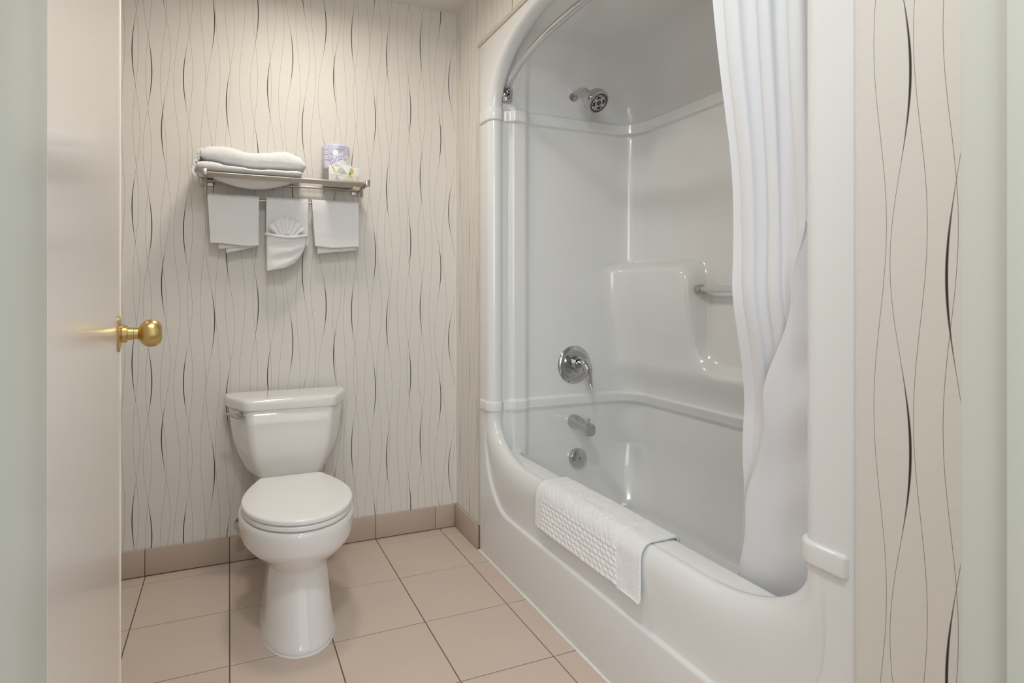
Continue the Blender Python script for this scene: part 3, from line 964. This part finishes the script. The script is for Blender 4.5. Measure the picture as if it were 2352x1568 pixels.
hung('hand_towel', -.080, .112, 1.290, 1.300, 'white folded hand towel hanging leftmost under the towel shelf', .07, 1, ((-.04, .105, 1.272, 1.289, 0), (-.012, .098, 1.256, 1.284, 0)))
mid = hung('hand_towel', .140, .306, 1.297, 1.300, 'white hand towel hanging behind the fan-folded washcloth', .0, 5)
hung('hand_towel', .322, .520, 1.292, 1.300, 'white folded hand towel hanging rightmost under the towel shelf', .07, 9, ((.345, .505, 1.262, 1.282, 0), (.352, .515, 1.274, 1.281, 0)))

# washcloth folded to a pocket with a fan
wc = empty('washcloth', (.21, 2.345, 1.19), 'white washcloth folded into a pocket with pleated fan', 'washcloth')
PR = 26
rows = []
for r in range(27):
    t = r / 26; rr = []
    for k in range(33):
        s = k / 32
        xl, xr = lerp(.138, .141, t), lerp(.300, .248, t ** 2.2)
        x = lerp(xl, xr, s)
        zt = 1.336 - .013 * math.sin(s * PI) ; zb = lerp(1.186, 1.205, s) + .012 * sstep(.6, 1, s)
        z = lerp(zt, zb, t)
        y = 2.345 - .034 * math.sin(PI * s) ** .7 * lerp(1, .35, t) - .0035 * math.sin(t * 15 + s * 2.5) * math.sin(PI * s) + .0015 * nz(x * 30, z * 30, 2)
        rr.append((x, y, z))
    rows.append(rr)
o = grid('pocket', rows, M_terry, wc)
md = o.modifiers.new('thick', 'SOLIDIFY'); md.thickness = .006; md.offset = 1
tube('pocket_cuff', [(p[0], p[1] - .002, p[2]) for p in rows[0]], .0062, M_terry, wc, 10)
rows = []
NP = 64
for r in range(15):
    t = r / 14; rr = []
    for k in range(NP + 1):
        s = k / NP; ang = lerp(-.92, .92, s)
        R_ = lerp(.035, .105, t) * (1.0 + (.07 * math.exp(-((s - .38) / .06) ** 2) if t > .5 else 0))
        x = .215 + R_ * math.sin(ang) * .86; z = 1.297 + R_ * math.cos(ang) * .98
        y = 2.335 + .010 * math.cos(s * PI * 2 * 6.5) * lerp(.35, 1, t) - .012 * math.cos(ang * 1.2)
        rr.append((x, y, z))
    rows.append(rr)
o = grid('fan', rows, M_cot, wc)
md = o.modifiers.new('thick', 'SOLIDIFY'); md.thickness = .0022; md.offset = 0


# bath towels folded on the shelf
def folded(name, top, bot, yf, yb, label, seed, ends=(-.1, .27), m=M_terry):
    rows = []; NX = 90
    for i in range(NX + 1):
        s = i / NX; x = lerp(ends[0], ends[1], s)
        e = min(1, (min(s, 1 - s) * NX / 5)) ** .5 if min(s, 1 - s) * NX < 5 else 1
        zt, zb = interp(top, x), interp(bot, x)
        zc, h = (zt + zb) / 2, (zt - zb) / 2 * lerp(.55, 1, e)
        rr = []
        for k in range(40):
            a = 2 * PI * k / 40; c, sn = math.cos(a), math.sin(a)
            yc, dy = (yf + yb) / 2, (yb - yf) / 2 * lerp(.95, 1, e)
            y = yc + math.copysign(abs(c) ** .55, c) * dy
            z = zc + math.copysign(abs(sn) ** .75, sn) * h
            d = .0045 * nz(x * 14 + seed, y * 14, z * 14) + .0016 * nz(x * 70, y * 70, z * 70 + seed) if sn > -.5 else 0
            rr.append((x, y - abs(d) * .6 * (1 if c < 0 else -1), z + d * .8))
        rows.append(rr)
    o = grid(name, rows, m, None, closed_u=True, cap0=True, cap1=True)
    return tag(o, label, 'towel', 'bath towels on the shelf')


SB = SZ + .0062
folded('bath_towel', [(-.13, 1.590), (-.06, 1.5875), (.0, 1.578), (.08, 1.571), (.2, 1.575), (.30, 1.577)], [(-.12, SB - .001), (.3, SB)], 2.212, 2.412, 'white folded bath towel underneath the other on the shelf', 3, (-.112, .266))
folded('bath_towel', [(-.10, 1.640), (-.06, 1.650), (.0, 1.651), (.07, 1.637), (.13, 1.642), (.21, 1.653), (.25, 1.640), (.29, 1.610)], [(-.12, 1.594), (-.06, 1.592), (.0, 1.583), (.08, 1.576), (.2, 1.580), (.30, 1.582)], 2.222, 2.408, 'thick white folded bath towel on top of the shelf stack', 11, (-.100, .281))
# sagging layer between the bars
rows = []
for i in range(41):
    s = i / 40; x = lerp(-.06, .235, s); dp = .036 * math.sin(PI * s) ** .8
    rows.append([(x, lerp(2.296, 2.391, k / 20), SB - .001 - dp * math.sin(PI * k / 20) ** .6) for k in range(21)])
o = grid('bath_towel', rows, M_terry)
tag(o, 'white towel layer sagging between the bars below the shelf stack', 'towel', 'bath towels on the shelf')
md = o.modifiers.new('thick', 'SOLIDIFY'); md.thickness = .004; md.offset = 0
# loose folded edges at the left end of the stack
tops = [q for q in bpy.data.objects if q.name.startswith('bath_towel')]


def ruffle(name, parent, x, y0, y1, z, drop, seed, bulge=.010):
    rows = []
    for i in range(13):
        t = i / 12
        rows.append([(x - bulge * math.sin(t * PI) - .004 * nz(k * .31, t * 2, seed) - .006 * t, lerp(y0, y1, k / 22) + .004 * nz(k * .4, t, seed + 4),
                      z - drop * t * (1 + .25 * nz(k * .25, seed, 1)) + .004 * nz(k * .35, seed, 6)) for k in range(23)])
    o = grid(name, rows, M_terry)
    o.parent = parent
    md = o.modifiers.new('thick', 'SOLIDIFY'); md.thickness = .009; md.offset = 0
    md = o.modifiers.new('soft', 'SUBSURF'); md.levels = 1; md.render_levels = 1


low, upp = tops[0], tops[1]
ruffle('folded_edge', upp, -.094, 2.236, 2.39, 1.634, .026, 1)
ruffle('folded_edge', upp, -.096, 2.238, 2.39, 1.612, .018, 2)
ruffle('folded_edge', low, -.108, 2.226, 2.39, 1.586, .020, 3)
ruffle('folded_edge', low, -.108, 2.222, 2.30, 1.572, .048, 5, .014)

# ------------------------------------------------------------------ tissue box and wrapped roll
tb = empty('tissue_box', (.432, 2.32, SB), 'small tissue box with green and yellow diamond pattern on the shelf', 'tissue box')
BXa, BXb, BYa, BYb, BZa, BZb = .372, .496, 2.240, 2.405, SB, SB + .056
M_bx = mat('tissue_box_card', rgb(232, 234, 226), .45)
boxes('carton', [(BXa, BXb, BYa, BYb, BZa, BZb)], M_bx, tb, bevel=.0012)
PC = {'g': mat('print_sage', rgb(205, 207, 184), .45), 'y': mat('print_yellow', rgb(219, 184, 62), .45), 'e': mat('print_grey', rgb(186, 188, 188), .45), 'l': mat('print_pale_green', rgb(216, 224, 212), .45), 's': mat('print_stone', rgb(176, 164, 148), .45)}


def patch(pts, key, face='front', lift=.0003):
    if face == 'front':
        v = [(BXa + px * (BXb - BXa), BYa - lift, BZa + pz * (BZb - BZa)) for px, pz in pts]
    else:
        v = [(BXa - lift, BYa + px * (BYb - BYa), BZa + pz * (BZb - BZa)) for px, pz in pts]
    pyd('printed_shape', v, [tuple(range(len(v)))], PC[key], tb, False)


patch([(.07, .98), (.14, .98), (.23, .62), (.19, .70)], 'y')
patch([(.10, .80), (.17, .72), (.24, .56), (.22, .50)], 'g')
patch([(.24, .52), (.34, .95), (.45, .95), (.62, .48)], 'g')
patch([(.36, .48), (.46, .76), (.58, .48)], 'e', lift=.0004)
patch([(.70, .95), (.78, .95), (.68, .45), (.64, .50)], 'e')
patch([(.79, .92), (.82, .70), (.72, .33), (.64, .42), (.70, .62)], 'y')
patch([(.74, .33), (.82, .02), (.80, .02), (.70, .30)], 'y', lift=.0004)
patch([(.24, .44), (.20, .02), (.36, .02)], 'e')
patch([(.02, .40), (.22, .40), (.18, .03), (.10, .03)], 'l')
patch([(.48, .02), (.64, .40), (.74, .30), (.80, .02)], 'g')
patch([(.84, .02), (.92, .36), (.98, .36), (.98, .02)], 'g')
patch([(.90, .95), (.98, .80), (.98, .55)], 'l')
patch([(.01, .385), (.98, .315), (.98, .327), (.01, .397)], 's', lift=.0005)
patch([(.02, .02), (.98, .02), (.98, .98), (.02, .98)], 's', 'side')
patch([(.06, .98), (.28, .98), (.20, .30), (.10, .1)], 'e', 'side', .0005)
patch([(.40, .98), (.62, .98), (.55, .05)], 'g', 'side', .0005)
rows = []
for i in range(9):
    t = i / 8
    rows.append([(.432 + (s - .5) * lerp(.05, .082, t) + .004 * math.sin(s * 9 + t), 2.272 + .010 * math.sin(s * 11 + t * 2) - .012 * t, BZb - .002 + t * (.010 + .009 * math.sin(s * PI) + .004 * math.sin(s * 17))) for s in [k / 24 for k in range(25)]])
o = grid('tissue', rows, M_seat, tb)
md = o.modifiers.new('thick', 'SOLIDIFY'); md.thickness = .0012

RC = Vector((.418, 2.342)); RR = .0575; RB = BZb + .0005; RH = .105
tr = empty('toilet_paper_roll', (RC.x, RC.y, RB), 'paper-wrapped toilet roll standing on the tissue box', 'toilet roll')
m = bpy.data.materials.new('roll_wrapper'); m.use_nodes = True
nt = m.node_tree; b = nt.nodes['Principled BSDF']; b.inputs['Roughness'].default_value = .4
tc = nt.nodes.new('ShaderNodeTexCoord'); sx = nt.nodes.new('ShaderNodeSeparateXYZ'); nt.links.new(tc.outputs['Object'], sx.inputs[0])
# lavender field above a curved edge (printed wrapper)
q1 = nt.nodes.new('ShaderNodeMath'); q1.operation = 'SUBTRACT'; nt.links.new(sx.outputs['X'], q1.inputs[0]); q1.inputs[1].default_value = RC.x + .026
q2 = nt.nodes.new('ShaderNodeMath'); q2.operation = 'MULTIPLY'; nt.links.new(q1.outputs[0], q2.inputs[0]); nt.links.new(q1.outputs[0], q2.inputs[1])
q3 = nt.nodes.new('ShaderNodeMath'); q3.operation = 'MULTIPLY_ADD'; nt.links.new(q2.outputs[0], q3.inputs[0]); q3.inputs[1].default_value = 9.0; nt.links.new(sx.outputs['Z'], q3.inputs[2])
mr = nt.nodes.new('ShaderNodeMapRange'); mr.inputs['From Min'].default_value = RB + .0615; mr.inputs['From Max'].default_value = RB + .0655; nt.links.new(q3.outputs[0], mr.inputs['Value'])
mx = nt.nodes.new('ShaderNodeMix'); mx.data_type = 'RGBA'; mx.inputs['A'].default_value = rgb(240, 238, 240); mx.inputs['B'].default_value = rgb(206, 206, 224)
nt.links.new(mr.outputs['Result'], mx.inputs['Factor']); nt.links.new(mx.outputs['Result'], b.inputs['Base Color'])
rows = []
for r_, z in ((.012, .004), (.050, .001), (.056, .004), (RR, .010), (RR + .0003, .05), (RR, .095), (.0560, .101), (.052, .104), (.030, .106), (.016, .104)):
    rows.append([(RC.x + (r_ + .0006 * math.sin(7 * a + z * 60) * (r_ > .05)) * math.cos(a), RC.y + r_ * math.sin(a), RB + z) for a in [2 * PI * k / 64 for k in range(64)]])
grid('wrapper', rows, m, tr, closed_u=True, cap0=True, cap1=True)
BL = mat('print_blue', rgb(96, 98, 186), .4); WH = mat('print_white', rgb(246, 246, 250), .4); RD = mat('print_red', rgb(214, 100, 120), .4)


def text_on_roll(name, txt, size, ang_c, zc, m, shear, offset, lift, rot=0.0, upside=True):
    cu_ = bpy.data.curves.new(name, 'FONT'); cu_.body = txt; cu_.size = size; cu_.align_x = 'CENTER'; cu_.align_y = 'CENTER'
    cu_.shear = shear; cu_.offset = offset; cu_.resolution_u = 4; cu_.fill_mode = 'FRONT'
    ob = bpy.data.objects.new(name, cu_); COL.objects.link(ob)
    dg = bpy.context.evaluated_depsgraph_get(); dg.update()
    me = bpy.data.meshes.new_from_object(ob.evaluated_get(dg))
    bpy.data.objects.remove(ob)
    me.materials.clear()
    bm = bmesh.new(); bm.from_mesh(me)
    bmesh.ops.subdivide_edges(bm, edges=[e for e in bm.edges if e.calc_length() > .006], cuts=2)
    bm.to_mesh(me); bm.free()
    for v in me.vertices:
        x, y = v.co.x, v.co.y
        x, y = x * math.cos(rot) - y * math.sin(rot), x * math.sin(rot) + y * math.cos(rot)
        if upside: x, y = -x, -y
        a = ang_c + x / RR
        r_ = RR + lift
        v.co = Vector((RC.x + r_ * math.cos(a), RC.y + r_ * math.sin(a), RB + zc + y))
    return link(name, me, m, tr, False)


VA = -PI / 2 - .12     # direction of the printed front
text_on_roll('brand_outline', 'Scott', .038, VA + .19, .041, BL, .25, .0011, .0008, .42)
text_on_roll('brand_lettering', 'Scott', .038, VA + .19, .041, WH, .25, -.0004, .0011, .42)
text_on_roll('small_lettering', 'PROFESSIONAL', .0058, VA + .26, .0805, BL, 0, .0001, .0008, -.02)
text_on_roll('fine_print', 'bathroom tissue', .0042, VA + .40, .0880, BL, 0, 0, .0008, -.02)
text_on_roll('fine_print', 'papier hygienique', .0042, VA + .40, .0925, BL, 0, 0, .0008, -.02)


def roll_patch(name, a0, a1, z0, z1, m, lift, bow=0.0):
    rows = []
    for i in range(3):
        rows.append([(RC.x + (RR + lift) * math.cos(lerp(a0, a1, k / 12)), RC.y + (RR + lift) * math.sin(lerp(a0, a1, k / 12)), RB + lerp(z0, z1, i / 2) + bow * math.sin(k / 12 * PI / 2)) for k in range(13)])
    grid(name, rows, m, tr)


LV = mat('print_lavender', rgb(196, 198, 220), .4)
for z0 in (.016, .040, .060, .080):
    roll_patch('side_panel', VA - .98, VA - .62, z0, z0 + .017, LV, .0007)
    roll_patch('side_panel', VA - .94, VA - .66, z0 + .0015, z0 + .0155, WH, .0009)
    roll_patch('side_mark', VA - .86, VA - .74, z0 + .005, z0 + .011, LV, .0011)
roll_patch('red_arc', VA + .08, VA + .34, .0685, .0700, RD, .0009, .003)
roll_patch('red_arc', VA - .42, VA - .30, .0585, .0620, RD, .0009, .001)
rows = [[(RC.x + (RR + .001) * math.cos(VA - .08 + r_ * math.cos(a) / RR), RC.y + (RR + .001) * math.sin(VA - .08 + r_ * math.cos(a) / RR), RB + .0655 + r_ * math.sin(a)) for a in [2 * PI * k / 24 for k in range(24)]] for r_ in (.0005, .005, .0115)]
grid('round_badge', rows, WH, tr, closed_u=True)

# ------------------------------------------------------------------ the open door
dr = empty('door_1', (-.095, YF + .012, 0), 'off-white bathroom door standing open with brass knob')
dr['kind'] = 'structure'
dv = Vector((-.086, .760, 0)).normalized(); dn = Vector((dv.y, -dv.x, 0)); DW = .772; DT = .035
org = Vector((-.095, YF + .012, 0))
bm = bmesh.new(); r = bmesh.ops.create_cube(bm, size=1.0)
for v in r['verts']:
    p = org + dv * ((v.co.x + .5) * DW) - dn * ((v.co.y + .5) * DT) + Vector((0, 0, .012 + (v.co.z + .5) * 2.02))
    v.co = p
bmesh.ops.bevel(bm, geom=bm.edges[:], offset=.0018, segments=2, profile=.5, affect='EDGES')
bmesh.ops.recalc_face_normals(bm, faces=bm.faces)
me = bpy.data.meshes.new('door_panel'); bm.to_mesh(me); bm.free()
link('door_panel', me, M_door, dr, False)
ko = org + dv * (DW - .062) + Vector((0, 0, 1.027))
kn = empty('door_knob', ko); kn.parent = dr; kn.matrix_parent_inverse = wmat(dr).inverted()
KP = [(0, .0), (.0300, .0), (.0305, .0015), (.0295, .0032), (.024, .0040), (.019, .0058), (.0145, .0068), (.0145, .0130), (.0128, .0138), (.0105, .0142), (.0105, .0225), (.0095, .0232), (.0095, .0295), (.0120, .0312), (.0170, .0350), (.0210, .0395), (.0232, .0445), (.0238, .0490), (.0232, .0540), (.0212, .0590), (.0180, .0632), (.0140, .0658), (.0110, .0664), (0, .0664)]
for s, bs in ((1, 0), (-1, -DT)):
    lathe('rose_and_knob', KP, ko + dn * bs, dn * s, M_brass, kn, 64, sharp=28)
boxes('latch_plate', [(-.001, .001, -.0125, .0125, -.028, .028)], M_brass, None).matrix_world = Matrix.Translation(org + dv * (DW + .0004) - dn * DT / 2 + Vector((0, 0, 1.027))) @ Matrix(((dv.x, dn.x, 0, 0), (dv.y, dn.y, 0, 0), (0, 0, 1, 0), (0, 0, 0, 1)))
lp2 = bpy.data.objects['latch_plate']; mw = lp2.matrix_world.copy(); lp2.parent = dr; lp2.matrix_parent_inverse = wmat(dr).inverted()
for hz in (.25, 1.05, 1.85):
    lathe('hinge', [(0, -.045), (.006, -.045), (.006, .045), (0, .045)], org + Vector((-.004, -.006, hz)), (0, 0, 1), M_brass, dr, 14)
